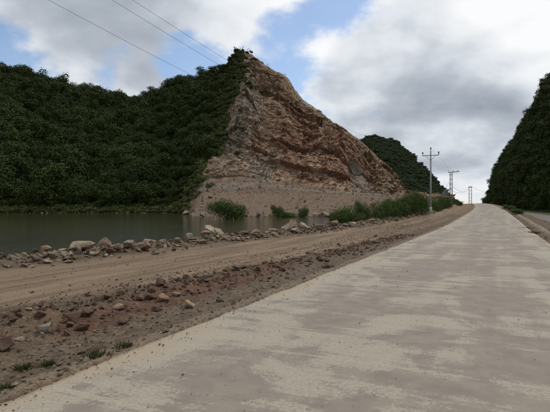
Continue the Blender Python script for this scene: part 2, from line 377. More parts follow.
# ------------------------------------------------------------------ the lie of the land
def st(x, y): return y * CA + x * SA, x * CA - y * SA
def xy(s, t): return s * SA + t * CA, s * CA - t * SA
WATER = -.85
BERM_S = [-40, -10, 9.5, 15, 21, 28, 40, 55, 76, 110, 140, 300]; BERM_T = [-20, -16, -14.0, -13.4, -13.2, -12.1, -11.3, -10.5, -10.2, -12, -14, -20]
def berm_t(s): return np.interp(s, BERM_S, BERM_T)
def road_shift(s): return -np.clip(s - 70, 0, None) ** 2 * .00042       # bends left beyond the crest
def road_z(s): return np.interp(s, [-50, 34, 44, 70, 100, 130, 150, 163, 176, 200, 300, 600], [0, 0, .09, .54, 1.12, 1.76, 2.16, 2.34, 2.36, 1.6, -3, -5])
def road_l(s): return -3.5 + road_shift(s)
def road_r(s): return 1.95 - .014 * np.clip(s - 45, 0, 120) + road_shift(s)
def ground(x, y, masks=False):
    x = np.asarray(x, float); y = np.asarray(y, float)
    s, t = st(x, y); zr = road_z(s); rl = road_l(s); rr = road_r(s); bt = berm_t(s) + road_shift(s)
    bt = bt + fbm(s * .25, s * 0 + 3.3, 3, 5) * .5
    dl = rl - t; dr = t - rr; db = t - bt                  # >0: left of road / right of road / road side of the berm
    near = np.exp(-np.maximum(np.hypot(x, y) - 40, 0) / 60)
    # left side
    bw = np.interp(s, [0, 5, 9, 15, 25, 60], [4.6, 4.2, 3.0, 2.0, 1.3, .9])        # width of the rough strip beside the slab
    zl = zr - .015 + .032 * fbm(x * 3.1, y * 3.1, 5, 19, .62) * sstep(.5, 0, dl) - .045 * sstep(0, .4, dl) - .17 * sstep(.2, 5, dl) - (.12 + .45 * sstep(45, 130, s)) * sstep(3, 9, dl)
    rub = sstep(.3, .9, dl) * sstep(bw + .5, bw - .6, dl) * near
    mound = np.exp(-((dl - np.interp(s, [4, 8, 20], [2.3, 1.9, 1.3]) - .35 * fbm(s * .2, s * 0, 3, 9)) / .42) ** 2) * sstep(17, 9, s)
    clod, cid, _ = facets(x * 2.4, y * 2.4, 31, .9)
    zl = zl + rub * (.06 * fbm(x * 1.3, y * 1.3, 5, 2) + .015 * clod) + mound * (.15 + .17 * fbm(x * .9, y * .9, 5, 3, .6) + .03 * clod)
    trk = sstep(bw - .6, bw + .5, dl) * sstep(.6, 2.0, db)
    zl = zl + trk * (.045 * fbm(t * 1.2, s * .08, 3, 12) + .02 * fbm(x * 1.5, y * 1.5, 4, 13))
    hump = np.exp(-((dl - 1.4) / .7) ** 2) * sstep(55, 80, s) * sstep(125, 105, s) * .38     # clay heap on the far shoulder
    zl = zl + hump * (.6 + 1.1 * fbm(x * .9, y * .9, 5, 8, .62) + .35 * clod)
    wind = (np.exp(-((dl - 2.0 + .02 * (s - 40) - .5 * fbm(s * .12, s * 0 + 7, 3, 17)) / .55) ** 2) + .7 * np.exp(-((dl - 4.2 - .5 * fbm(s * .1, s * 0 + 2, 3, 18)) / .6) ** 2)) * sstep(22, 34, s) * sstep(75, 58, s)   # graded windrows of soil
    zl = zl + wind * (.16 + .30 * fbm(x * .8, y * .8, 5, 27, .6))
    bm_ = np.exp(-((db) / .8) ** 2)
    zl = zl + bm_ * (.20 + .20 * fbm(x * .7, y * .7, 4, 14) + .08 * clod)
    bank = np.clip(-db - .3, 0, None)
    land = sstep(85, 115, s) * sstep(-75, -35, t)                               # past the end of the lake
    zl = zl - np.minimum(bank * .62, 2.6 - 1.6 * land) + np.where(bank > 0, .12 * fbm(x, y, 4, 15), 0)
    zl = zl - np.maximum(zr, 0) * sstep(0, 12, bank) * (1 - sstep(-70, -30, t) * land * .5)
    # right side
    ridge = np.exp(-((dr - .95 - .1 * fbm(s * .3, s * 0, 3, 21)) / .22) ** 2)
    zrr = zr - .05 - .12 * sstep(0, .7, dr) + ridge * .11 * (1 + 1.2 * fbm(s * 1.3, t * 2.5, 5, 22, .62)) - 1.15 * sstep(1.6, 5.8, dr) + sstep(.1, .5, dr) * .05 * fbm(x * 1.1, y * 1.1, 5, 23) * near
    zrr = zrr + (np.interp(s, [0, 100, 170, 200, 300, 600], [-1.1, -.75, -.4, .1, -3, -5]) - (zr - 1.2)) * sstep(1.5, 6.0, dr)     # the lane by the hill lies lower than the road
    z = np.where(dl > 0, zl, np.where(dr > 0, zrr, zr - .22))
    z = np.where((dl > -.25) & (dl <= 0), zr - .015 + .032 * fbm(x * 3.1, y * 3.1, 5, 19, .62) - .20 * sstep(.02, .25, -dl), z)
    z = np.where((dr > -.25) & (dr <= 0), zr - .05 - .17 * sstep(0, .25, -dr), z)
    if not masks: return z
    red = np.exp(-((dl - 1.25 - .3 * fbm(s * .3, s * 0 + 1, 3, 41)) / .42) ** 2) * sstep(-.25, .25, fbm(s * .25, t * .3, 3, 42) + .12) * sstep(18, 11, s) + mound * .35 + hump * 2.6
    red = red + np.exp(-((dr - 3.2) / .8) ** 2) * .5 * sstep(10, 30, s)
    grav = np.maximum(sstep(.0, .3, dl) * sstep(1.5, .7, dl) * .6 * sstep(30, 12, s), bm_ * .9) + sstep(0.2, 1.2, -db) * .6 + np.where(dl > 0, rub * .25, 0)
    lane = sstep(5.9, 6.4, dr) * sstep(12.2, 11.6, dr) * sstep(190, 160, s)
    weeds = sstep(11.6, 12.6, dr) + np.where(dr > 0, sstep(.25, .5, fbm(x * .5, y * .5, 4, 51)) * .7 * sstep(.5, .8, dr) * sstep(5.5, 5, dr), 0) + np.where(-db > 1, sstep(60, 75, s) * .6, 0)
    pale = ridge + hump * 1.6 + np.where((dl > 0) & (dl < .3), .5, 0)
    return z, np.stack([np.clip(red, 0, 1), np.clip(trk - .9 * wind, 0, 1), np.clip(grav, 0, 1)], -1), np.stack([np.clip(lane, 0, 1), np.clip(weeds, 0, 1), np.clip(pale, 0, 1)], -1)
def gz(x, y): return float(ground(np.array([x]), np.array([y]))[0])
def pix_ground(px, py, zmin=None):
    """where the ray through a pixel meets the ground"""
    u = (px - CX) / FPX; v = (HY - py) / FPX
    F = np.concatenate([np.arange(2, 60, .02), np.arange(60, 200, .1)])
    zg = ground(F * u, F)
    if zmin is not None: zg = np.maximum(zg, zmin)
    i = np.argmax(CAM_H + v * F <= zg) or len(F) - 1
    return Vector((F[i] * u, F[i], zg[i]))

def build_ground():
    az = np.radians(np.concatenate([np.arange(-50, 50, .17), np.arange(50, 310, 4)]))
    r = np.exp(np.linspace(math.log(.5), math.log(6000), 440))
    A, Rr = np.meshgrid(az, r)
    x = Rr * np.sin(A); y = Rr * np.cos(A)
    z, m1, m2 = ground(x, y, True)
    faces = grid_faces(len(r), len(az), True)[:, ::-1]
    me = mesh_np('ground', np.stack([x, y, z], -1), faces, M['ground'], True, {'mask': ('FLOAT_COLOR', m1.reshape(-1, 3)), 'mask2': ('FLOAT_COLOR', m2.reshape(-1, 3))})
    bm = bmesh.new(); bm.from_mesh(me); bm.verts.ensure_lookup_table()
    bm.faces.new([bm.verts[i] for i in range(len(az))][::-1]); bm.normal_update(); bm.to_mesh(me); bm.free()
    tag(obj('ground', me), kind='structure')
build_ground()

def build_road():
    s = np.concatenate([np.arange(-12, 30, .25), np.arange(30, 260, 1.0)])
    k = np.linspace(0, 1, 40)
    S, K = np.meshgrid(s, k, indexing='ij')
    l = road_l(s) + .05 * fbm(s * 2.1, s * 0, 5, 61); rr = road_r(s) + .05 * fbm(s * 2.1, s * 0 + 5, 5, 62)
    T = l[:, None] * (1 - K) + rr[:, None] * K
    x, y = xy(S, T)
    z = road_z(S) + .008 * fbm(x * .6, y * .6, 3, 63)
    z[:, 0] -= .03; z[:, -1] -= .03
    ed = np.maximum(np.exp(-(T - l[:, None]) / .38), .9 * np.exp(-(rr[:, None] - T) / .35))
    ed = ed * (0.8 + 1.3 * fbm(S * 1.1, T * 1.6, 5, 64))
    top = np.stack([x, y, z], -1)
    # side skirts down to the soil
    lo = top[:, 0].copy(); lo[:, 2] -= .22; hi = top[:, -1].copy(); hi[:, 2] -= .22
    V = np.concatenate([lo[:, None], top, hi[:, None]], 1)
    E = np.concatenate([ed[:, :1], ed, ed[:, -1:]], 1)
    me = mesh_np('road', V, grid_faces(len(s), 42), M['road'], True, {'edge': ('FLOAT', np.clip(E, 0, 1).ravel())})
    o = tag(obj('road', me), 'pale dusty concrete road running uphill to the right', kind='structure')
build_road()

# lake
def build_lake():
    pts = [xy(s, float(berm_t(s)) + 1.5) for s in np.linspace(-40, 100, 60)]
    bm = bmesh.new()
    vs = [bm.verts.new((p[0], p[1], WATER)) for p in pts] + [bm.verts.new(p) for p in ((70, 200, WATER), (-60, 260, WATER), (-420, 240, WATER), (-420, -60, WATER))]
    bmesh.ops.triangulate(bm, faces=[bm.faces.new(vs)])
    bm.normal_update()
    for f in bm.faces:
        if f.normal.z < 0: f.normal_flip()
    tag(obj('water', bm_mesh('water', bm, M['water'])), kind='structure')
build_lake()

# ------------------------------------------------------------------ hills (built from base line, ridge line and real distances)
class Hill:
    def __init__(s, **k): s.__dict__.update(k)
    def point(s, px, q):
        """q: 0 shore .. a toe .. 1 ridge .. >1 far side"""
        px = np.asarray(px, float); q = np.asarray(q, float)
        I = lambda tab: np.interp(px, tab[0], tab[1])
        F0, F1, F2, z0, z1, py = (I(getattr(s, n)) for n in ('F0', 'F1', 'F2', 'z0', 'z1', 'sky'))
        z2 = CAM_H + (HY - py) / FPX * F2
        a = s.a; k = np.clip(q / a, 0, 1); tau = np.clip((q - a) / (1 - a), 0, 1); ov = np.clip(q - 1, 0, None)
        F = F0 + (F1 - F0) * k + (F2 - F1) * tau + ov * s.back
        z = z0 + (z1 - z0) * k + (z2 - z1) * tau ** s.p - ov * s.back * .75
        x = F * (px - CX) / FPX
        amp = s.rough * np.sin(np.pi * np.clip(tau, 0, 1) ** .8) * np.clip((z2 - z1) / 30, 0, 1)
        z = z + amp * fbm(x / s.grain, F / s.grain, 4, s.seed)
        return x, F, z
def pyof(y, z): return HY - (z - CAM_H) / y * FPX

H_LEFT = Hill(a=.16, p=1.0, back=200, rough=11.0, grain=45., seed=70,
    F0=([-500, 150, 180, 195, 330, 380, 410, 430, 450], [155, 155, 148, 99, 99, 104, 116, 142, 165]),
    F1=([-500, 150, 175, 200, 330, 380, 410, 430, 450], [162, 162, 160, 146, 150, 156, 166, 180, 190]),
    F2=([-500, 0, 130, 200, 240, 300, 340, 385, 410, 450], [255, 280, 325, 295, 274, 278, 284, 290, 296, 308]),
    z0=([-500, 370, 400, 450], [-2.2, -2.2, -1.2, -.3]),
    z1=([-500, 150, 180, 205, 330, 380, 410, 450], [.8, .8, 1.8, 5.6, 5.2, 4.8, 4.2, 3.1]),
    sky=([-500, -200, -60, 0, 30, 60, 100, 130, 150, 165, 200, 215, 228, 236, 244, 252, 262, 272, 280, 288, 294, 303, 318, 330, 345, 360, 372, 385, 397, 407, 416, 430, 450],
         [84, 70, 76, 78, 82, 89, 102, 105, 101, 97, 82, 75, 63, 53, 49, 53, 61, 68, 72, 78, 88, 99, 109, 119, 131, 141, 150, 166, 180, 191, 194, 198, 201]))
H_FAR = Hill(a=.03, p=.95, back=250, rough=16.0, grain=80., seed=80,
    F0=([0, 600], [480, 480]), F1=([0, 600], [486, 486]), F2=([200, 450, 480], [650, 640, 590]),
    z0=([0, 600], [-7, -7]), z1=([0, 600], [-5, -5]),
    sky=([200, 300, 340, 358, 368, 375, 385, 395, 405, 415, 425, 432, 440, 447, 453, 470], [190, 170, 150, 142, 138, 137, 139, 142, 150, 159, 170, 178, 187, 194, 201, 212]))
H_RIGHT = Hill(a=.03, p=.75, back=150, rough=9.0, grain=36., seed=90,
    F0=([486, 496, 505, 520, 535, 550, 600, 700, 900, 1500], [390, 300, 240, 188, 166, 152, 106, 62, 38, 18]),
    F1=([486, 496, 505, 520, 535, 550, 600, 700, 900, 1500], [396, 305, 244, 191, 169, 155, 109, 65, 41, 21]),
    F2=([486, 498, 519, 548, 600, 700, 900, 1500], [410, 396, 372, 335, 270, 190, 140, 90]),
    z0=([486, 500, 520, 550, 1500], [-3, -1.5, -.8, -1.4, -1.8]), z1=([486, 500, 520, 550, 1500], [-2, -.2, .6, -.2, -.8]),
    sky=([486, 490, 494, 499, 507, 519, 527, 538, 548, 570, 600, 700, 900, 1500], [208, 204, 190, 177, 160, 147, 128, 112, 93, 62, 30, -60, -160, -300]))

def quarry_edge(py): return np.interp(py, [40, 50, 62, 98, 146, 190, 205, 216], [241, 243, 244, 238, 222, 199, 188, 182])
def build_left_hill():
    px = np.concatenate([np.arange(-500, 150, 6), np.arange(150, 186, 2), np.arange(186, 452, .45)])
    q = np.concatenate([np.linspace(0, .16, 70), np.linspace(.16, 1, 380)[1:], 1 + np.geomspace(.002, .9, 22)])
    Q, PX = np.meshgrid(q, px, indexing='ij')
    x, y, z = H_LEFT.point(PX, Q)
    PY = pyof(y, z)
    tau = np.clip((Q - .16) / .84, 0, 1)
    edge = quarry_edge(PY) + 7 * fbm(x / 7, z / 7, 4, 101)
    bare = sstep(-4, 3, PX - edge)
    apron = sstep(.06, -.02, tau - .045 - .06 * fbm(x / 14, z / 9, 4, 102))
    scree = np.exp(-((PX - (352 + (PY - 170) * .75)) / (5 + np.clip(PY - 165, 0, 40) * .45)) ** 2) * sstep(158, 172, PY) * sstep(.0, .05, tau)
    grey = sstep(.55, .9, np.exp(-(((PX - 262) / 30) ** 2 + ((PY - 168) / 30) ** 2)) + .35 * fbm(x / 6, z / 6, 4, 103)) + .8 * np.exp(-(((PX - 240) / 12) ** 2 + ((PY - 120) / 25) ** 2)) + .6 * np.exp(-(((PX - 310) / 14) ** 2 + ((PY - 100) / 12) ** 2))
    redm = np.exp(-(((PX - 322) / 40) ** 2 + ((PY - 165) / 34) ** 2)) + .75 * np.exp(-(((PX - 290) / 24) ** 2 + ((PY - 128) / 28) ** 2)) + .6 * np.exp(-(((PX - 362) / 20) ** 2 + ((PY - 168) / 14) ** 2))
    rk = bare * (1 - apron) * (1 - .85 * np.clip(scree, 0, 1)) * sstep(0, .04, tau)
    # fractured rock: tilted planes at four scales, bedding dipping to the right
    a = (x + .55 * z) / 1.35; w = (z * 1.25 + .2 * (y - 140)) / 1.35
    wa = .8 * fbm(a / 6, w / 6, 4, 110); wb = .8 * fbm(a / 6, w / 6, 4, 111)
    h1, i1, _ = facets((a + wa * 2) / 17, (w + wb * 2) / 13, 120, .7)
    h2, i2, _ = facets((a + wa) / 6.5, (w + wb) / 4.6, 130, .8)
    h3, i3, e3 = facets((a + .3 * wa) / 2.2, (w + .3 * wb) / 1.5, 140, 1.0)
    h4, i4, _ = facets(a / 1.0, w / .8, 150, .9)
    low = .18 + .82 * sstep(0, .32, tau)
    top = 1 - .72 * sstep(.86, 1.0, Q)
    but = 4.5 * np.exp(-((PX - 338) / 22) ** 2) * np.exp(-((tau - .35) / .35) ** 2) - 3.5 * np.exp(-((PX - 372) / 10) ** 2) - 3.0 * np.exp(-((PX - 262) / 16) ** 2) * np.exp(-((tau - .5) / .3) ** 2)
    talus = sstep(.05, .45, fbm((x + .35 * z) / 9, z / 40, 4, 181) + .15)          # chutes of loose debris between the ribs
    calm = (1 - .45 * np.clip(grey, 0, 1)) * (1 - .50 * talus)
    d = rk * low * top * (1.5 * but + 6.0 * h1 + calm * (3.2 * h2 + 1.7 * h3 + .9 * h4))
    ny, nz = -.80, .60
    y = y + d * ny; z = z + d * nz
    # benches, tipped rubble on the apron
    z = z + bare * (apron + scree) * sstep(.0, .05, Q) * (.35 * fbm(x / 3.5, y / 3.5, 5, 170) + .22 * facets(x / 1.1, y / 1.1, 171, .8)[0])
    bench = np.exp(-((tau - .035 - .01 * fbm(x / 20, x * 0, 2, 3)) / .022) ** 2)
    z = z + bare * bench * .7
    tone = .5 * i3 + .3 * i2 + .2 * i4
    tone = np.where(e3 < .045, tone * .45, tone)
    tone = tone * (1 - apron) + .5 * apron
    grey = grey + .30 * talus + .35 * np.exp(-((PX - quarry_edge(PY) - 14) / 16) ** 2)
    m1 = np.stack([np.clip(grey, 0, 1) * (1 - .4 * np.clip(redm, 0, 1)), np.clip(redm, 0, 1), np.clip(apron, 0, 1)], -1)
    m2 = np.stack([np.clip(scree + .7 * bench * (1 - scree), 0, 1), np.clip(1 - bare, 0, 1), np.zeros_like(bare)], -1)
    me = mesh_np('hill', np.stack([x, y, z], -1), grid_faces(len(q), len(px)), M['rock'], False,
                 {'mask': ('FLOAT_COLOR', m1.reshape(-1, 3)), 'mask2': ('FLOAT_COLOR', m2.reshape(-1, 3)), 'tone': ('FLOAT', tone.ravel())})
    tag(obj('hill', me), 'forested hill cut open by a bare orange and grey quarry face', kind='structure')
    return dict(px=px, q=q, x=x, y=y, z=z, bare=bare, apron=apron, scree=scree, grey=grey, tau=tau, PX=PX, PY=PY)
LH = build_left_hill()
def build_plain_hill(H, p0, p1, dp, label, rock=None):
    px = np.arange(p0, p1 + .1, dp); q = np.concatenate([np.linspace(0, 1, 60), 1 + np.linspace(.02, .8, 12)])
    Q, PX = np.meshgrid(q, px, indexing='ij'); x, y, z = H.point(PX, Q)
    rm = np.zeros_like(x) if rock is None else rock(PX, pyof(y, z))
    me = mesh_np('hill', np.stack([x, y, z], -1), grid_faces(len(q), len(px)), M['hill'], True, {'rock': ('FLOAT', rm.ravel())})
    tag(obj('hill', me), label, kind='structure')
far_rock = lambda PX, PY: np.exp(-(((PX - 418) / 4) ** 2 + ((PY - 162) / 4) ** 2)) * .9
build_plain_hill(H_FAR, 200, 472, 4, 'distant dark green hill behind the quarry', far_rock)
build_plain_hill(H_RIGHT, 488, 900, 4, 'steep dark wooded hillside on the right of the road')

# ------------------------------------------------------------------ vegetation
def leaf_cloud(n, lobes, leaf, rng, up=.35, flat=.0):
    """many small leaf-shaped quads spread over uneven lobes; returns verts, faces"""
    wts = np.array([l[3] ** 2 for l in lobes]); wts /= wts.sum()
    li = rng.choice(len(lobes), n, p=wts)
    L = np.array([l[:4] for l in lobes]); sq = np.array([l[4] if len(l) > 4 else .8 for l in lobes])
    d = rng.normal(size=(n, 3)); d[:, 2] = np.abs(d[:, 2]) * np.where(rng.random(n) < .78, 1, -1); d /= np.linalg.norm(d, axis=1)[:, None]
    rad = L[li, 3] * (.62 + .5 * rng.random(n) ** .7) * (1 + .22 * np.sin(d[:, 0] * 7 + li) * np.cos(d[:, 2] * 6 + li * 2))
    p = L[li, :3] + d * rad[:, None] * np.stack([np.ones(n), np.ones(n), sq[li]], -1)
    nrm = d * 1.1 + rng.normal(size=(n, 3)) * .38 + np.array([0, 0, up]); nrm /= np.linalg.norm(nrm, axis=1)[:, None]
    t = np.cross(nrm, rng.normal(size=(n, 3))); t /= np.linalg.norm(t, axis=1)[:, None]; b = np.cross(nrm, t)
    sz = leaf * (.6 + .8 * rng.random(n))[:, None]
    v = np.stack([p - t * sz, p - b * sz * .55 + nrm * sz * .12, p + t * sz, p + b * sz * .55 + nrm * sz * .12], 1).reshape(-1, 3)
    return v, np.arange(4 * n).reshape(-1, 4)
def crown_lobes(rng, r, h, n, zc):
    out = [(0, 0, zc, r * .72, h / r * .75)]
    for i in range(n):
        a = rng.random() * 2 * math.pi; k = .35 + .5 * rng.random()
        out.append((r * k * math.cos(a), r * k * math.sin(a), zc + h * (rng.random() - .4) * .9, r * (.28 + .26 * rng.random()), .75))
    return out
PROTO = {}
def proto_coll(key, meshes):
    c = bpy.data.collections.new('proto_' + key)
    for i, me in enumerate(meshes):
        c.objects.link(bpy.data.objects.new('%s_%02d' % (key, i), me))
    PROTO[key] = (c, meshes)
def crown_mesh(name, seed, n, r, h, lobes, zc, leaf, mat):
    rng = np.random.default_rng(seed)
    v, f = leaf_cloud(n, crown_lobes(rng, r, h, lobes, zc), leaf, rng)
    return mesh_np(name, v, f, mat, False)
proto_coll('forest', [crown_mesh('crown', 200 + i, 1500, 2.7, 2.3 + .5 * (i % 3), 10, 2.4 + .4 * (i % 2), .19, M['leaf_forest']) for i in range(6)])
proto_coll('far', [crown_mesh('crown', 220 + i, 800, 5.0, 4.0, 10, 3.2, .55, M['leaf_far']) for i in range(4)])
proto_coll('scrub', [crown_mesh('foliage', 240 + i, 420, 1.2, .8, 6, .5, .18, M['leaf_scrub']) for i in range(4)])
proto_coll('bush', [crown_mesh('foliage', 260 + i, 9000, 1.5, 1.05, 22, .80, .05, M['leaf_bush']) for i in range(5)])

def hull_rock(seed, npts, mat, flat=.7, detail=True, name='rock'):
    rng = random.Random(seed); bm = bmesh.new()
    for i in range(npts):
        v = Vector((rng.gauss(0, 1), rng.gauss(0, 1), rng.gauss(0, 1))).normalized() * (.42 + .12 * rng.random()); v.z *= flat; v.y *= .8
        bm.verts.new(v)
    r = bmesh.ops.convex_hull(bm, input=bm.verts)
    bmesh.ops.delete(bm, geom=[g for g in r['geom_interior'] if isinstance(g, bmesh.types.BMVert)], context='VERTS')
    if detail:
        bmesh.ops.dissolve_limit(bm, angle_limit=R(14), verts=bm.verts, edges=bm.edges)
        bmesh.ops.bevel(bm, geom=list(bm.edges), offset=.022, segments=1, affect='EDGES', profile=.5)
        bmesh.ops.triangulate(bm, faces=bm.faces)
        bmesh.ops.subdivide_edges(bm, edges=[e for e in bm.edges if e.calc_length() > .14], cuts=2, use_grid_fill=True)
        bmesh.ops.triangulate(bm, faces=bm.faces)
        for v in bm.verts:
            n = fbm(np.array([v.co.x * 6 + seed]), np.array([v.co.y * 6 + v.co.z * 5]), 4, seed)[0]
            v.co *= 1 + .16 * n
    bmesh.ops.recalc_face_normals(bm, faces=bm.faces)
    return bm_mesh(name, bm, mat)
for key, mat, n in (('gravel', 'gravel', 8), ('rubble', 'rubble', 8), ('slide', 'slide_rock', 8), ('clod', 'red_rock', 4)):
    proto_coll(key, [hull_rock(300 + i * 7 + len(key), 10, M[mat], .62, False, 'stone') for i in range(n)])

def scatter(name, key, pts, scl, rot, label, cat=None, seed=0):
    """one 'stuff' object: prototypes set on points by geometry nodes"""
    n = len(pts); rng = np.random.default_rng(seed)
    me = bpy.data.meshes.new(name); me.vertices.add(n); me.vertices.foreach_set('co', np.asarray(pts, np.float32).ravel())
    scl = np.asarray(scl, np.float32)
    if scl.ndim == 1: scl = np.repeat(scl[:, None], 3, 1)
    for an, arr in (('scl', scl), ('rot', np.asarray(rot, np.float32))):
        me.attributes.new(an, 'FLOAT_VECTOR', 'POINT').data.foreach_set('vector', arr.ravel())
    me.attributes.new('idx', 'INT', 'POINT').data.foreach_set('value', rng.integers(0, 1000, n).astype(np.int32))
    o = obj(name, me)
    g = bpy.data.node_groups.new(name + '_scatter', 'GeometryNodeTree')
    g.interface.new_socket('Geometry', in_out='INPUT', socket_type='NodeSocketGeometry'); g.interface.new_socket('Geometry', in_out='OUTPUT', socket_type='NodeSocketGeometry')
    N = g.nodes; L = g.links
    gi = N.new('NodeGroupInput'); go = N.new('NodeGroupOutput'); iop = N.new('GeometryNodeInstanceOnPoints'); ci = N.new('GeometryNodeCollectionInfo')
    ci.inputs['Collection'].default_value = PROTO[key][0]; ci.inputs['Separate Children'].default_value = True; ci.inputs['Reset Children'].default_value = True
    def na(nm, dt):
        a = N.new('GeometryNodeInputNamedAttribute'); a.data_type = dt; a.inputs['Name'].default_value = nm
        return [s for s in a.outputs if s.enabled and s.name == 'Attribute'][0]
    e2r = N.new('FunctionNodeEulerToRotation'); L.new(na('rot', 'FLOAT_VECTOR'), e2r.inputs[0])
    L.new(gi.outputs[0], iop.inputs['Points']); L.new(ci.outputs[0], iop.inputs['Instance']); iop.inputs['Pick Instance'].default_value = True
    L.new(na('idx', 'INT'), iop.inputs['Instance Index']); L.new(e2r.outputs[0], iop.inputs['Rotation']); L.new(na('scl', 'FLOAT_VECTOR'), iop.inputs['Scale'])
    L.new(iop.outputs[0], go.inputs[0])
    o.modifiers.new('scatter', 'NODES').node_group = g
    tag(o, label, cat, kind='stuff')
    return o
def yaw_rot(n, rng, tip=.15): return np.stack([rng.normal(size=n) * tip, rng.normal(size=n) * tip, rng.random(n) * 6.283], -1)

def hill_sample(H, n, p0, p1, q0, q1, rng):
    """points spread evenly over the hill's plan area"""
    px = rng.uniform(p0, p1, n * 3); q = rng.uniform(q0, q1, n * 3)
    x, y, z = H.point(px, q)
    F0 = np.interp(px, *H.F1); F2 = np.interp(px, *H.F2)
    wgt = y * (F2 - F0); keep = rng.random(n * 3) < wgt / wgt.max()
    idx = np.nonzero(keep)[0][:n]
    return px[idx], q[idx], x[idx], y[idx], z[idx]
def plant_forests():
    rng = np.random.default_rng(5)
    # left hill
    px, q, x, y, z = hill_sample(H_LEFT, 8200, -330, 252, .15, 1.06, rng)
    PY = pyof(y, z); e = quarry_edge(PY) + 7 * fbm(x / 7, z / 7, 4, 101) - 3
    k = px < e - 3
    x, y, z, px, e = (v[k] for v in (x, y, z, px, e))
    near_edge = sstep(45, 4, e - px)
    sc = (.7 + 1.35 * rng.random(len(x)) ** 2.4) * (1 - .5 * near_edge * rng.random(len(x))) * (.85 + .4 * (fbm(x / 16, y / 16, 3, 33) + .3))
    sc = np.where(px > 215, np.minimum(sc, .72), sc)
    scrubby = rng.random(len(x)) < near_edge * .62
    f = ~scrubby
    sc3 = np.stack([sc, sc, sc * (.8 + .5 * rng.random(len(sc)))], -1)
    scatter('forest', 'forest', np.stack([x, y, z - .6], -1)[f], sc3[f], yaw_rot(f.sum(), rng, .1), 'dense dark green forest covering the hill above the lake')
    # scrub on the slope next to the cut
    ii = np.nonzero(scrubby)[0]
    px2, q2, x2, y2, z2 = hill_sample(H_LEFT, 4200, 170, 300, .05, 1.0, rng)
    PY2 = pyof(y2, z2); d2 = px2 - quarry_edge(PY2); k2 = (d2 < 26) & (d2 > -30) & (rng.random(len(px2)) < np.where(d2 > 0, .30 * np.exp(-d2 / 6), .75))
    X = np.concatenate([x[ii], x2[k2]]); Y = np.concatenate([y[ii], y2[k2]]); Z = np.concatenate([z[ii], z2[k2]])
    scatter('scrub', 'scrub', np.stack([X, Y, Z - .1], -1), .6 + .9 * rng.random(len(X)), yaw_rot(len(X), rng), 'lighter green scrub along the edge of the quarry cut')
    # low plants fringe on the far shore
    n = 1300; pxs = rng.uniform(-300, 188, n); qs = rng.uniform(.07, .17, n); xs, ys, zs = H_LEFT.point(pxs, qs)
    scatter('shore_plants', 'scrub', np.stack([xs, ys, zs - .1], -1), .6 + 1.0 * rng.random(n) ** 1.5, yaw_rot(n, rng), 'low green plants fringing the far shore under the forest')
    n = 1500; pxs = rng.uniform(494, 640, n); k = rng.random(n); F = np.interp(pxs, *H_RIGHT.F0) - 7 + 14 * k; xs = F * (pxs - CX) / FPX
    zs = np.maximum(ground(xs, F), np.where(F > np.interp(pxs, *H_RIGHT.F1), H_RIGHT.point(pxs, np.full(n, .05))[2], -9))
    scatter('verge_plants', 'scrub', np.stack([xs, F, zs - .1], -1), .35 + 1.0 * rng.random(n) * k, yaw_rot(n, rng), 'light green weeds along the foot of the right hillside')
    # far hill
    px, q, x, y, z = hill_sample(H_FAR, 7500, 290, 470, .02, 1.06, rng)
    k = far_rock(px, pyof(y, z)) < .45
    scatter('far_forest', 'far', np.stack([x, y, z - 1], -1)[k], (.38 + .5 * rng.random(k.sum()) ** 1.5), yaw_rot(k.sum(), rng, .1), 'dark forest covering the distant hill')
    # right hill
    px, q, x, y, z = hill_sample(H_RIGHT, 7500, 486, 680, .0, 1.05, rng)
    sc = .65 + 1.15 * rng.random(len(x)) ** 2.2
    scatter('forest', 'forest', np.stack([x, y, z - .5], -1), np.stack([sc, sc, sc * (.9 + .5 * rng.random(len(x)))], -1), yaw_rot(len(x), rng, .1), 'dark forest on the steep hillside right of the road')
plant_forests()

def tree_at(loc, h, crown_i, rng, label, group, key='forest', name='tree'):
    """a single tree: trunk with limbs and a leafy crown"""
    root = empty(name, loc, rng.uniform(0, 6.28), h / 5.0)
    obj('trunk', TRUNKS[crown_i % len(TRUNKS)], root)
    obj('crown', PROTO[key][1][crown_i % len(PROTO[key][1])], root)
    tag(root, label, 'tree', group); return root
def trunk_mesh(seed):
    rng = random.Random(seed); bm = bmesh.new()
    tube_bm(bm, [(0, 0, -.8), (.05, 0, .6), (rng.uniform(-.15, .15), rng.uniform(-.15, .15), 1.8), (rng.uniform(-.3, .3), rng.uniform(-.3, .3), 3.4)], [.16, .13, .10, .03], 7)
    for i in range(5):
        a = rng.uniform(0, 6.28); z0 = rng.uniform(1.0, 2.0)
        tube_bm(bm, [(0, 0, z0), (.7 * math.cos(a), .7 * math.sin(a), z0 + .6), (1.5 * math.cos(a), 1.5 * math.sin(a), z0 + 1.2)], [.06, .04, .015], 5)
    return bm_mesh('trunk', bm, M['bark'], True)
TRUNKS = [trunk_mesh(i) for i in range(3)]
def stem_mesh(seed):
    rng = random.Random(seed); bm = bmesh.new()
    for i in range(7):
        a = rng.uniform(0, 6.28); r = rng.uniform(.3, .9)
        tube_bm(bm, [(.08 * math.cos(a), .08 * math.sin(a), -.35), (.4 * r * math.cos(a), .4 * r * math.sin(a), .5), (r * math.cos(a), r * math.sin(a), 1.3)], [.035, .025, .01], 5)
    return bm_mesh('stem', bm, M['bark'], True)
STEMS = [stem_mesh(i) for i in range(3)]
def bush_at(loc, w, h, i, rz, label, group=None, depth=None):
    root = empty('bush', loc, rz); bb = np.array([v[:] for v in PROTO['bush'][1][i % 5].vertices[:]] if False else [v.co[:] for v in PROTO['bush'][1][i % 5].vertices])
    ext = np.percentile(bb, 98, 0) - np.percentile(bb, 2, 0); root.scale = (w / ext[0], (depth or w) / ext[1], h / np.percentile(bb[:, 2], 98))
    obj('stem', STEMS[i % 3], root); obj('foliage', PROTO['bush'][1][i % 5], root)
    tag(root, label, 'bush', group); return root
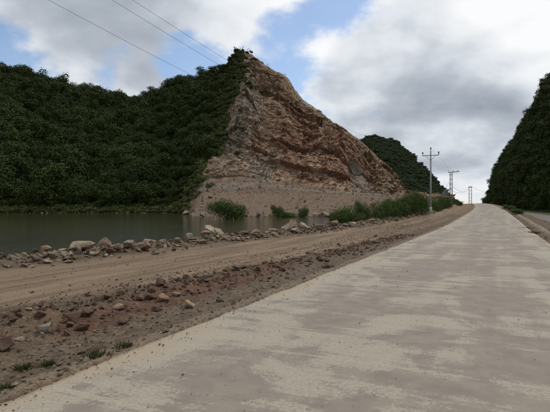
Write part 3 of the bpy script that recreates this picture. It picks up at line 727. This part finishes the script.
def at_dist(px, F, z=None):
    x = (px - CX) / FPX * F
    return Vector((x, F, gz(x, F) if z is None else z))

def plant_things():
    rng = random.Random(3)
    # shoreline bushes, left to right (pixel of the middle, distance, width, height)
    spots = [
        (229, 86, 6.6, 3.5, 'rounded dark green bush standing in the water below the quarry'),
        (278, 97, 2.6, 2.6, 'small green bush at the waterline in the middle of the quarry foot'),
        (303, 98, 2.2, 2.2, 'smallest bush at the waterline, between the quarry foot and the near slab pile'),
        (289, 98.5, 3.0, 1.2, 'low flat weed clump between two small waterline bushes'),
        (337, 47, 1.7, 1.9, 'short bush at the left end of the big lakeside thicket'),
        (349, 45, 2.9, 2.4, 'broad dark bush at the lake edge where the thicket begins'),
        (363, 47, 1.7, 2.55, 'bush with a raised tuft next to the broad dark lakeside bush'),
        (380, 50, 2.1, 2.0, 'dense bush in the middle of the lakeside thicket'),
        (391, 54, 2.0, 2.2, 'bright green bush right of the middle of the lakeside thicket'),
        (401, 57, 2.2, 2.3, 'bush in the shrub row left of the first power pole'),
        (411, 62, 2.3, 2.8, 'tall bushy shrub rising in the row near the first power pole'),
        (421, 66, 2.2, 3.0, 'tallest shrub of the row, just left of the first power pole'),
        (437, 84, 2.8, 2.4, 'shrub just right of the first power pole'),
        (445, 104, 3.0, 2.7, 'shrub between the two power poles nearest the camera'),
    ]
    for i, (px, F, w, h, lab) in enumerate(spots):
        x = (px - CX) / FPX * F; z = max(gz(x, F), WATER - .25)
        bush_at((x, F, z - .16 * h), w, h * 1.16, i, i * 1.3, lab)
    x, y = xy(126, -8.2); bush_at((x, y, gz(x, y) - .1), 1.5, 1.25, 2, 1., 'small dark shrub on the road shoulder beside the second power pole')
    x, y = xy(164, -1.3); bush_at((x, y, gz(x, y)), .8, .75, 3, 0, 'tiny dark bush at the crest of the road')
    for i, (px, py, w, h) in enumerate([(517, 214, 1.6, .8), (509, 210, 2.0, 1.0)]):
        p = pix_ground(px, py)
        bush_at(p - Vector((0, 0, .15)), w, h, i, i, ['low green shrub beside the grey lane right of the road', 'low green shrub at the far end of the dirt strip right of the road'][i])
    # front row of trees along the far shore and skyline trees on the hills
    r2 = np.random.default_rng(21)
    for i in range(34):
        px = -6 + i * 5.5 + rng.uniform(-1.5, 1.5); q = .165 + rng.random() * .035
        x, y, z = (float(v) for v in H_LEFT.point(px, q))
        tree_at((x, y, z - .3), rng.uniform(4.5, 8.0), i, rng, 'dark green broadleaf tree in the front row along the far lake shore', 'trees along the far lake shore')
    for i, (px, h) in enumerate([(3, 6), (16, 5), (31, 5.5), (38, 4.5), (55, 6.2), (63, 5.5), (75, 4.5), (87, 6), (94, 4.6), (106, 5), (118, 6), (127, 4.6), (138, 5.2), (149, 6), (157, 5.2), (168, 5), (178, 5.6), (190, 5), (203, 5.4), (213, 4.4), (221, 4)]):
        x, y, z = (float(v) for v in H_LEFT.point(px, .995))
        tree_at((x, y, z - .3), h, i + 2, rng, 'tree standing against the sky on the ridge left of the quarry peak', 'ridge trees left of the quarry peak')
    for i, (px, h) in enumerate([(493, 7), (499, 10), (505, 7), (512, 8), (519, 11), (525, 8), (531, 10), (538, 9), (545, 10), (549, 12)]):
        x, y, z = (float(v) for v in H_RIGHT.point(px, .99))
        tree_at((x, y, z - .4), h, i + 1, rng, 'tree standing against the sky on the right hillside edge', 'skyline trees of the right hillside')
plant_things()

# ------------------------------------------------------------------ bare twiggy shrubs on the quarry peak
def twig_shrub(loc, h, seed, label, leaf=60):
    rng = random.Random(seed); root = empty('dry_shrub', loc, rng.uniform(0, 6)); bm = bmesh.new(); tips = []
    def grow(p, d, l, r, depth):
        q = p + d * l; tube_bm(bm, [p, p + d * l * .5 + Vector((rng.gauss(0, .04), rng.gauss(0, .04), 0)) * l, q], [r, r * .8, r * .55], 5)
        if depth == 0: tips.append(q); return
        for k in range(rng.choice((2, 3))):
            nd = (d + Vector((rng.gauss(0, .55), rng.gauss(0, .55), rng.gauss(.1, .3)))).normalized(); grow(q, nd, l * rng.uniform(.55, .8), r * .6, depth - 1)
    for k in range(4): grow(Vector((rng.gauss(0, .2), rng.gauss(0, .2), -.4)), Vector((rng.gauss(0, .35), rng.gauss(0, .35), 1)).normalized(), h * .36, h * .018, 3)
    obj('stem', bm_mesh('stem', bm, M['bark']), root)
    r2 = np.random.default_rng(seed); idx = r2.integers(0, len(tips), leaf)
    v, f = leaf_cloud(leaf, [(t.x, t.y, t.z, .18 * h / 3, 1) for t in [tips[i] for i in idx[:18]]], .12 * h / 3, r2)
    obj('foliage', mesh_np('foliage', v, f, M['dry']), root)
    tag(root, label, 'shrub'); return root
for px, h, sd, lab, lf in ((235.5, 4.6, 1, 'leafy dry shrub at the very top left of the quarry peak', 260), (241, 3.6, 2, 'sparse twiggy shrub on top of the quarry peak', 40), (249, 3.6, 3, 'bare forked shrub leaning against the sky right of the peak top', 30),
                       (268, 2.0, 4, 'low dark shrub partway down the right skyline of the quarry', 160), (286, 2.6, 5, 'lone bare shrub on the right skyline of the quarry', 30)):
    x, y, z = (float(v) for v in H_LEFT.point(px, .992))
    j = np.argmin(np.abs(LH['px'] - px)); col = slice(380, 452)
    i = np.argmin(LH['PY'][:, j] * 0 + pyof(LH['y'][:, j], LH['z'][:, j])); 
    twig_shrub((float(LH['x'][i, j]), float(LH['y'][i, j]), float(LH['z'][i, j])), h, sd, lab, lf)

# ------------------------------------------------------------------ stones
def scatter_stones():
    rng = np.random.default_rng(8)
    def road_pts(n, s0, s1, dl0, dl1, pw=2.2):
        s = s0 + (s1 - s0) * rng.random(n) ** pw; dl = rng.uniform(dl0, dl1, n)
        return xy(s, road_l(s) - dl)
    def put(name, key, x, y, size, label, sink=.15, seed=0):
        z = ground(x, y); sc = np.stack([size * rng.uniform(.8, 1.4, len(x)), size * rng.uniform(.8, 1.3, len(x)), size * rng.uniform(.7, 1.2, len(x))], -1)
        scatter(name, key, np.stack([x, y, z + size * (.3 - sink)], -1), sc, rng.uniform(-1, 1, (len(x), 3)) * np.array([.5, .5, 3.1]), label, seed=seed)
    x, y = road_pts(11000, 1.5, 45, .05, 4.3)
    put('gravel', 'gravel', x, y, np.exp(rng.normal(-3.6, .55, len(x))).clip(.012, .17), 'loose gravel on the dirt shoulder left of the road')
    s_ = 2 + 24 * rng.random(1500) ** 1.5; x, y = xy(s_, road_l(s_) - np.interp(s_, [4, 8, 20], [2.3, 1.9, 1.3]) - .35 * fbm(s_ * .2, s_ * 0, 3, 9) - rng.normal(0, .42, 1500))
    put('earth_clods', 'clod', x, y, np.exp(rng.normal(-2.6, .55, len(x))).clip(.03, .28), 'reddish earth clods along the low dirt mound')
    x, y = road_pts(1500, 2, 45, 4.3, 9, 1.6)
    put('track_gravel', 'gravel', x, y, np.exp(rng.normal(-3.6, .5, len(x))).clip(.012, .10), 'scattered small stones on the dirt track')
    # rubble berm along the lake
    s = -8 + 95 * rng.random(10500) ** 1.4; t = berm_t(s) + rng.normal(-.25, .7, len(s)); x, y = xy(s, t)
    put('rubble', 'rubble', x, y, np.exp(rng.normal(-1.95, .6, len(x))).clip(.04, .5), 'broken rock rubble heaped along the near lake edge')
    # right shoulder
    s = 12 + 90 * rng.random(1600) ** 1.5; t = road_r(s) + rng.uniform(.1, 5.5, len(s)); x, y = xy(s, t)
    put('shoulder_gravel', 'gravel', x, y, np.exp(rng.normal(-3.0, .5, len(x))).clip(.02, .2), 'loose stones on the dirt strip right of the road')
    # grit on the road
    s = 2 + 34 * rng.random(1500) ** 1.7; t = rng.uniform(-3.45, 2.3, len(s)) ; k = rng.random(len(s)) < .72; t[k] = -3.5 + np.abs(rng.normal(0, .22, k.sum())); x, y = xy(s, t)
    n = len(s); size = np.exp(rng.normal(-4.3, .45, n)).clip(.005, .04)
    scatter('grit', 'gravel', np.stack([x, y, road_z(s) + .008 + size * .15], -1), size, yaw_rot(n, rng, .4), 'small grit lying on the concrete road')
    # loose blocks on the quarry: scree, apron, far shore
    w = LH['bare'] * (.22 + 1.6 * np.clip(LH['grey'], 0, 1) + .35 * LH['scree'] + .8 * np.exp(-((LH['tau'] - .04) / .03) ** 2) + .12 * LH['apron']) * (LH['PY'] < 215) * (LH['tau'] < .97)
    w = w * LH['y']; w[452:] = 0
    NS = 12000
    idx = rng.choice(w.size, NS, p=(w / w.sum()).ravel())
    P = np.stack([LH['x'].ravel()[idx], LH['y'].ravel()[idx], LH['z'].ravel()[idx]], -1) + rng.normal(size=(NS, 3)) * .2
    size = np.exp(rng.normal(-.55, .5, NS)).clip(.22, 2.2)
    size = np.where(LH['apron'].ravel()[idx] > .5, size * .6, size)
    scatter('scree', 'slide', P + np.array([0, -.1, .1]), np.stack([size * 1.2, size, size], -1), rng.uniform(-3, 3, (NS, 3)), 'loose blocks and scree strewn over the quarry slope')
    px = rng.uniform(-50, 420, 700); F = np.interp(px, H_LEFT.F0[0], H_LEFT.F0[1]) + rng.uniform(.8, 6, 700) + np.where(px < 185, 0, 2)
    q = (F - np.interp(px, *H_LEFT.F0)) / np.maximum(np.interp(px, *H_LEFT.F1) - np.interp(px, *H_LEFT.F0), .1) * .16
    x, y, z = H_LEFT.point(px, np.clip(q, 0, .16)); size = np.exp(rng.normal(-.65, .45, 700)).clip(.15, 1.4) * np.where(px < 180, .8, 1)
    scatter('shore_stones', 'rubble', np.stack([x, y, np.maximum(z, WATER - .05)], -1), size, rng.uniform(-3, 3, (700, 3)), 'pale stones along the far waterline')
scatter_stones()

ROCKS = {}
def rock(px, py, wpx, hpx, mat, seed, label, flat=.75, rz=None, tip=(0, 0), F=None, group=None, on=None, name='rock'):
    """a single boulder whose foot is seen at (px, py), wpx wide and hpx high there"""
    p = pix_ground(px, py, WATER) if F is None else at_dist(px, F, on)
    w = wpx * .92 * p.y / FPX; h = hpx * .85 * p.y / FPX
    me = hull_rock(seed, 13, M[mat], 1.0, True, name)
    co = np.empty(len(me.vertices) * 3); me.vertices.foreach_get('co', co); co = co.reshape(-1, 3)
    ext = co.max(0) - co.min(0); co = (co - (co.max(0) + co.min(0)) / 2) / ext; co[:, 2] += .5
    co *= np.array([w, w * .75, h * 1.12]); co[:, 2] -= h * .12
    me.vertices.foreach_set('co', co.ravel()); me.update()
    o = obj(name, me, None, p, (tip[0], tip[1], rz if rz is not None else random.uniform(-.4, .4)))
    return tag(o, label, 'rock', group)
def slab(px, py, wpx, hpx, thick, mat, seed, label, rot, F=None, lift=0):
    """broken flat slab tilted on the rubble"""
    p = pix_ground(px, py, WATER); w = wpx * .85 * p.y / FPX; h = hpx * .85 * p.y / FPX
    rng = random.Random(seed); bm = bmesh.new()
    ring = [(math.cos(a) * .5 * rng.uniform(.8, 1.1), math.sin(a) * .5 * rng.uniform(.75, 1.1)) for a in [i * 6.283 / 6 + rng.uniform(-.3, .3) for i in range(6)]]
    lo = [bm.verts.new((x * w, y * h, -thick / 2 + rng.uniform(-.02, .02))) for x, y in ring]; hi = [bm.verts.new((x * w * .94, y * h * .94, thick / 2 + rng.uniform(-.02, .02))) for x, y in ring]
    bm.faces.new(lo[::-1]); bm.faces.new(hi)
    for i in range(6): bm.faces.new((lo[i], lo[(i + 1) % 6], hi[(i + 1) % 6], hi[i]))
    bmesh.ops.bevel(bm, geom=list(bm.edges), offset=.015, segments=1, affect='EDGES')
    o = obj('rock_slab', bm_mesh('rock_slab', bm, M[mat]), None, p + Vector((0, 0, lift)), rot)
    return tag(o, label, 'rock')

# near shoulder
rock(4, 350, 26, 17, 'red_rock', 1, 'dark reddish clod of earth at the left edge of the picture', tip=(.1, .2))
rock(46, 333, 19, 12, 'grey_rock', 2, 'pale grey pointed stone lying in the red soil at the left', tip=(.2, -.25))
rock(163, 301, 14, 9, 'tan_rock', 3, 'pinkish tan stone on the dirt mound left of the road')
rock(189, 308, 14, 9, 'tan_rock', 4, 'rounded tan stone between the dirt mound and the road edge')
rock(220, 302, 9, 6, 'dark_rock', 5, 'small dark grey stone near the road edge, right of the rounded tan stone')
rock(177, 296, 9, 5, 'grey_rock', 6, 'small grey stone just behind the pinkish tan stone')
rock(141, 301, 10, 7, 'dark_rock', 7, 'dark lump on the dirt mound left of the pinkish tan stone')
rock(206, 282, 8, 4, 'dark_rock', 8, 'dark stone on the low mound behind, nearest the dirt track')
rock(88, 316, 15, 9, 'dark_rock', 9, 'dark earthy lump at the left end of the dirt mound')
rock(118, 309, 10, 6, 'tan_rock', 10, 'brown lump in the left half of the dirt mound')
# lake edge, left to right
rock(46, 252, 12, 8, 'tan_rock', 20, 'brown boulder at the left end of the lakeside rubble')
rock(35, 252, 8, 4, 'dark_rock', 21, 'small dark boulder left of the brown one, leftmost on the lake edge')
rock(84, 249, 27, 9, 'pale_rock', 22, 'large flat pale boulder on the lake edge, the biggest at the left', rz=.1)
rock(104, 249, 18, 14, 'tan_rock', 23, 'tall brown boulder right behind the large flat pale one')
rock(117, 250, 14, 8, 'pale_rock', 24, 'pale yellowish boulder between two brown ones on the lake edge')
rock(129, 246, 12, 7, 'grey_rock', 25, 'greyish boulder behind the brown wedge on the lake edge')
rock(142, 249, 22, 9, 'tan_rock', 26, 'brown wedge-shaped boulder with a pale top on the lake edge', tip=(0, -.2))
rock(150, 244, 14, 6, 'pale_rock', 27, 'flat pale boulder just right of the brown wedge')
rock(163, 243, 8, 5, 'tan_rock', 28, 'small brown boulder halfway to the tilted slabs')
rock(177, 242, 8, 5, 'grey_rock', 29, 'small grey boulder left of the tilted slabs')
rock(190, 238, 9, 6, 'pale_rock', 30, 'pale boulder at the left foot of the tilted slab heap')
slab(212, 233, 22, 22, .13, 'pale_rock', 31, 'long pale slab tilted up on the rubble heap in the middle', (.35, .55, .2), lift=.30)
slab(219, 234, 16, 14, .16, 'grey_rock', 32, 'grey slab leaning on the long pale slab', (.2, .75, -.3), lift=.18)
rock(205, 238, 14, 9, 'tan_rock', 33, 'tan boulder under the long tilted slab')
rock(224, 239, 10, 6, 'tan_rock', 34, 'reddish tan boulder at the right foot of the slab heap')
rock(245, 235, 12, 5, 'dark_rock', 35, 'low dark boulder between the two slab heaps, left one')
rock(256, 234, 10, 6, 'tan_rock', 36, 'brown boulder between the two slab heaps')
rock(272, 233, 10, 6, 'tan_rock', 37, 'orange brown boulder just left of the pointed slab heap')
slab(287, 230, 18, 16, .22, 'pale_rock', 38, 'pale wedge slab at the left of the pointed slab heap', (.45, -.55, .1), lift=.25)
slab(293, 228, 13, 13, .28, 'tan_rock', 39, 'tan pointed slab standing at the top of the pointed slab heap', (.9, .1, .3), lift=.45)
slab(304, 229, 16, 12, .20, 'grey_rock', 40, 'grey slab sloping down the right of the pointed slab heap', (.2, .6, -.1), lift=.2)
rock(295, 233, 14, 6, 'pale_rock', 41, 'pale boulder at the foot of the pointed slab heap')
rock(318, 229, 13, 6, 'dark_rock', 42, 'dark boulder right of the pointed slab heap')
rock(333, 227, 14, 7, 'tan_rock', 43, 'tan boulder heap-top in front of the lakeside thicket')
rock(352, 225, 10, 4, 'pale_rock', 44, 'low pale boulder in front of the broad lakeside bush')
rock(372, 222, 9, 4, 'tan_rock', 45, 'low tan boulder in front of the thicket, right of the pale one')
# far shore
for i, (px, py, F, w, h, m, lab) in enumerate([
    (186, 212, 128, 8, 6, 'pale_rock', 'pale boulder where the forest meets the quarry foot, leftmost'), (194, 213, 108, 7, 5, 'pale_rock', 'pale boulder at the quarry foot, second from the forest'),
    (203, 214, 103, 9, 6, 'grey_rock', 'grey boulder at the quarry foot left of the rounded bush in the water'), (211, 215, 102, 5, 4, 'pale_rock', 'small pale boulder touching the left of the rounded bush in the water'),
    (258, 215, 102, 6, 7, 'grey_rock', 'grey upright boulder on the quarry shore right of the rounded bush'), (316, 215, 101, 7, 5, 'pale_rock', 'pale boulder on the quarry shore right of the small bushes'),
    (324, 215, 101, 13, 7, 'grey_rock', 'broad grey boulder on the quarry shore beside the thicket'), (93, 214, 158, 6, 3, 'pale_rock', 'pale flat stone on the far shore under the forest, left one'),
    (128, 214, 158, 5, 3, 'pale_rock', 'pale flat stone on the far shore under the forest, right one'), (419, 199, 150, 8, 6, 'tan_rock', 'tan boulder standing out at the right end of the quarry')]):
    x = (px - CX) / FPX * F; q = (F - np.interp(px, *H_LEFT.F0)) / (np.interp(px, *H_LEFT.F1) - np.interp(px, *H_LEFT.F0)) * .16
    z = float(H_LEFT.point(px, max(q, 0))[2]); rock(px, py, w, h, m, 60 + i, lab, F=F, on=max(z, WATER) - .1)

# grass tufts on the shoulder
def tuft(px, py, wpx, hpx, label, seed):
    p = pix_ground(px, py); rng = np.random.default_rng(seed); n = 150; w = wpx * p.y / FPX / 2; h = hpx * .6 * p.y / FPX
    b = rng.normal(size=(n, 2)) * w * .48; d = b / w * .5 + rng.normal(size=(n, 2)) * .35; hh = h * rng.uniform(.5, 1.15, n)
    base = np.stack([b[:, 0], b[:, 1], np.full(n, -.01)], -1); tip = base + np.stack([d[:, 0] * hh, d[:, 1] * hh, hh], -1)
    side = np.stack([-d[:, 1], d[:, 0], np.zeros(n)], -1); side /= np.linalg.norm(side, axis=1)[:, None]; side *= .003 + .003 * rng.random((n, 1))
    mid = (base + tip) / 2 + np.array([0, 0, .12]) * hh[:, None]
    v = np.stack([base - side, base + side, mid + side * .8, tip, mid - side * .8], 1).reshape(-1, 3)
    root = empty('grass_tuft', p); obj('blade', mesh_np('blade', v, np.arange(5 * n).reshape(-1, 5), M['grass']), root)['kind'] = 'stuff'
    tag(root, label, 'grass tuft')
for i, (px, py, w, h, lab) in enumerate([(126, 347, 15, 9, 'grass tuft beside the road edge, right of two others'), (96, 357, 24, 12, 'largest grass tuft, growing along the road edge'), (48, 366, 11, 10, 'weedy grass tuft on the gravel, middle one of the left shoulder'),
                                      (23, 370, 13, 11, 'grass tuft on the gravel near the left edge of the picture'), (8, 388, 16, 9, 'grass tuft lowest in the left corner'), (328, 268, 13, 6, 'small grass tuft far up the road edge, alone'), (526, 230, 9, 6, 'weed tuft on the dirt strip right of the road, nearer the hill'), (534, 234, 10, 6, 'weed tuft on the dirt strip right of the road, nearest the camera')]):
    tuft(px, py, w, h, lab, 400 + i)

# ------------------------------------------------------------------ power poles and wires
ARM = YAW                                        # crossarms stand square to the road
def insulator(parent, x, y, z, s=1.0):
    bm = bmesh.new(); prof = [(0, .02), (.06, .02), (.06, .035), (.16, .03), (.17, .085), (.20, .05), (.23, .085), (.26, .05), (.30, .06), (.33, .02)]
    tube_bm(bm, [(x, y, z + a * s) for a, _ in prof], [r * s for _, r in prof], 10)
    obj('insulator', bm_mesh('insulator', bm, M['ceramic'], True), parent)
def pole_one():
    x, y = xy(76.4, -9.2); z = gz(x, y); root = empty('power_pole', (x, y, z), -ARM)
    bm = bmesh.new(); tube_bm(bm, [(0, 0, -.6), (0, 0, 9.7)], [.17, .10], 12); obj('shaft', bm_mesh('shaft', bm, M['concrete'], True), root)
    bm = bmesh.new(); tube_bm(bm, [(0, 0, -.3), (0, 0, .45), (0, 0, 1.0)], [.24, .22, .185], 12); obj('base', bm_mesh('base', bm, M['lime'], True), root)
    bm = bmesh.new(); box_bm(bm, (0, -.15, 9.0), (2.5, .09, .11), bevel=.01); obj('crossarm', bm_mesh('crossarm', bm, M['steel']), root)
    for s in (-1, 1):
        bm = bmesh.new(); tube_bm(bm, [(s * .75, -.15, 8.96), (0, -.15, 8.25)], [.03, .03], 6); obj('brace', bm_mesh('brace', bm, M['steel']), root)
        insulator(root, s * 1.18, -.15, 9.05, 1.6)
    bm = bmesh.new(); tube_bm(bm, [(0, 0, 9.3), (0, 0, 9.85)], [.05, .05], 8); obj('top_bracket', bm_mesh('top_bracket', bm, M['steel']), root)
    insulator(root, 0, 0, 9.75, 1.6)
    tag(root, 'single concrete power pole with a straight crossarm, nearest of the poles', 'power pole', 'power poles along the road')
    return root, [(-1.18, -.15, 9.55), (1.18, -.15, 9.55), (0, 0, 10.25)]
def pole_two():
    x, y = xy(135, -11.0); z = gz(x, y); root = empty('power_pole', (x, y, z), -ARM, .92)
    for s in (-.27, .27):
        bm = bmesh.new(); tube_bm(bm, [(s, 0, -.6), (s, 0, 10.2)], [.17, .11], 10); obj('shaft', bm_mesh('shaft', bm, M['concrete'], True), root)
    for zz in (2.2, 5.2, 6.6, 8.0, 9.3):
        bm = bmesh.new(); box_bm(bm, (0, -.18, zz), (.9, .1, .16), bevel=.01); obj('batten', bm_mesh('batten', bm, M['steel']), root)
    for yy, zz, c in ((-.3, 10.0, .55), (.35, 10.15, .95)):
        bm = bmesh.new(); box_bm(bm, (c, yy, zz), (2.9, .11, .14), Matrix.Rotation(R(-4), 4, 'Y'), .01); obj('crossarm', bm_mesh('crossarm', bm, M['steel']), root)
    pts = []
    for k in (-.7, .6, 1.8): insulator(root, k, -.3, 10.06 + k * .05, 1.5); pts.append((k, -.3, 10.5))
    bm = bmesh.new(); box_bm(bm, (-1.25, -.1, 3.35), (2.0, .9, .12), bevel=.01); obj('platform', bm_mesh('platform', bm, M['steel']), root)
    bm = bmesh.new(); box_bm(bm, (-1.35, -.1, 4.15), (1.15, .8, 1.45), bevel=.06)
    for i in range(7): box_bm(bm, (-1.8 + i * .15, -.56, 4.1), (.03, .14, 1.1))
    tr = obj('transformer', bm_mesh('transformer', bm, M['trafo']), root)
    for i in range(3):
        bm = bmesh.new(); tube_bm(bm, [(-1.65 + i * .3, -.1, 4.85), (-1.65 + i * .3, -.1, 5.0), (-1.65 + i * .3, -.1, 5.25)], [.08, .06, .04], 8); obj('bushing', bm_mesh('bushing', bm, M['ceramic'], True), tr)
    bm = bmesh.new(); box_bm(bm, (-2.1, -.2, 3.9), (.5, .4, .9), bevel=.02); obj('meter_box', bm_mesh('meter_box', bm, M['trafo']), root)
    bm = bmesh.new(); tube_bm(bm, [(-.4, -.15, 7.5), (-1.2, -.15, 5.8), (-1.35, -.15, 5.2)], [.025] * 3, 5); obj('lead_cable', bm_mesh('lead_cable', bm, M['wire']), root)
    tag(root, 'twin concrete power pole carrying a grey transformer, before the crest', 'power pole', 'power poles along the road')
    return root, pts
def pole_three():
    F = 300; x = (470.3 - CX) / FPX * F; y = F; z = float(road_z(float(st(x, y)[0]))) - .5; root = empty('power_pole', (x, y, z), -ARM)
    top = CAM_H + (HY - 187.0) / FPX * F - z
    for s in (-.75, .75):
        bm = bmesh.new(); tube_bm(bm, [(s, 0, -.6), (s, 0, top)], [.22, .16], 8); obj('shaft', bm_mesh('shaft', bm, M['concrete'], True), root)
    for k in range(4):
        za = top - 1.5 - k * 2.2
        bm = bmesh.new(); tube_bm(bm, [(-.75, 0, za), (.75, 0, za - 1.6)], [.05, .05], 5); tube_bm(bm, [(.75, -.12, za), (-.75, -.12, za - 1.6)], [.05, .05], 5); obj('cross_brace', bm_mesh('cross_brace', bm, M['steel']), root)
    bm = bmesh.new(); box_bm(bm, (0, 0, top - .1), (2.2, .35, .5), bevel=.02); obj('crossarm', bm_mesh('crossarm', bm, M['steel']), root)
    for s in (-.8, 0, .8): insulator(root, s, 0, top + .15, 1.6)
    tag(root, 'distant braced twin pole seen beyond the crest of the road', 'power pole', 'power poles along the road')
    return root, [(s, 0, top + .55) for s in (-.8, 0, .8)]
def wire(a, b, sag, r, label, group):
    a = Vector(a); b = Vector(b); bm = bmesh.new(); n = 24
    tube_bm(bm, [a.lerp(b, i / n) - Vector((0, 0, sag * 4 * (i / n) * (1 - i / n))) for i in range(n + 1)], [r] * (n + 1), 5)
    return tag(obj('overhead_wire', bm_mesh('overhead_wire', bm, M['wire'], True)), label, 'wire', group)
p1, c1 = pole_one(); p2, c2 = pole_two(); p3, c3 = pole_three()
bpy.context.view_layer.update()
W = lambda o, p: o.matrix_world @ Vector(p)
for a, b in zip(c1, c2): wire(W(p1, a), W(p2, b), 1.0, .006, 'thin wire strung from the nearest pole to the transformer pole', 'wires between the first two poles')
for i, (a, b) in enumerate(zip(c2, c3)):
    if i < 2: wire(W(p2, (a[0], a[1], 5.2 + .5 * i)), W(p3, b), 2.4, .035, 'sagging wire between the transformer pole and the distant twin pole', 'wires between the second and third poles')
e3 = Vector(((500 - CX) / FPX * 330, 330, CAM_H + (HY - 195) / FPX * 330))
for i, a in enumerate(c3[1:]): wire(W(p3, a), e3 + Vector((0, 3 * i, 0)), 1.2, .035, 'wire running from the distant twin pole into the right hillside', 'wires right of the third pole')
# long line passing high behind the quarry peak
dirw = Vector((225 / FPX, 1, -.01))
def high_wire(px, py, F, label, back=170, fwd=480):
    p = Vector(((px - CX) / FPX * F, F, CAM_H + (HY - py) / FPX * F))
    wire(p - dirw * back, p + dirw * fwd, 13, .085, label, 'high power line over the hill')
high_wire(213, 72, 340, 'left of the three high wires coming down behind the forested ridge')
high_wire(231, 58, 340, 'middle of the three high wires running behind the quarry peak')
high_wire(236, 52, 340, 'right one of the three high wires running behind the quarry peak')
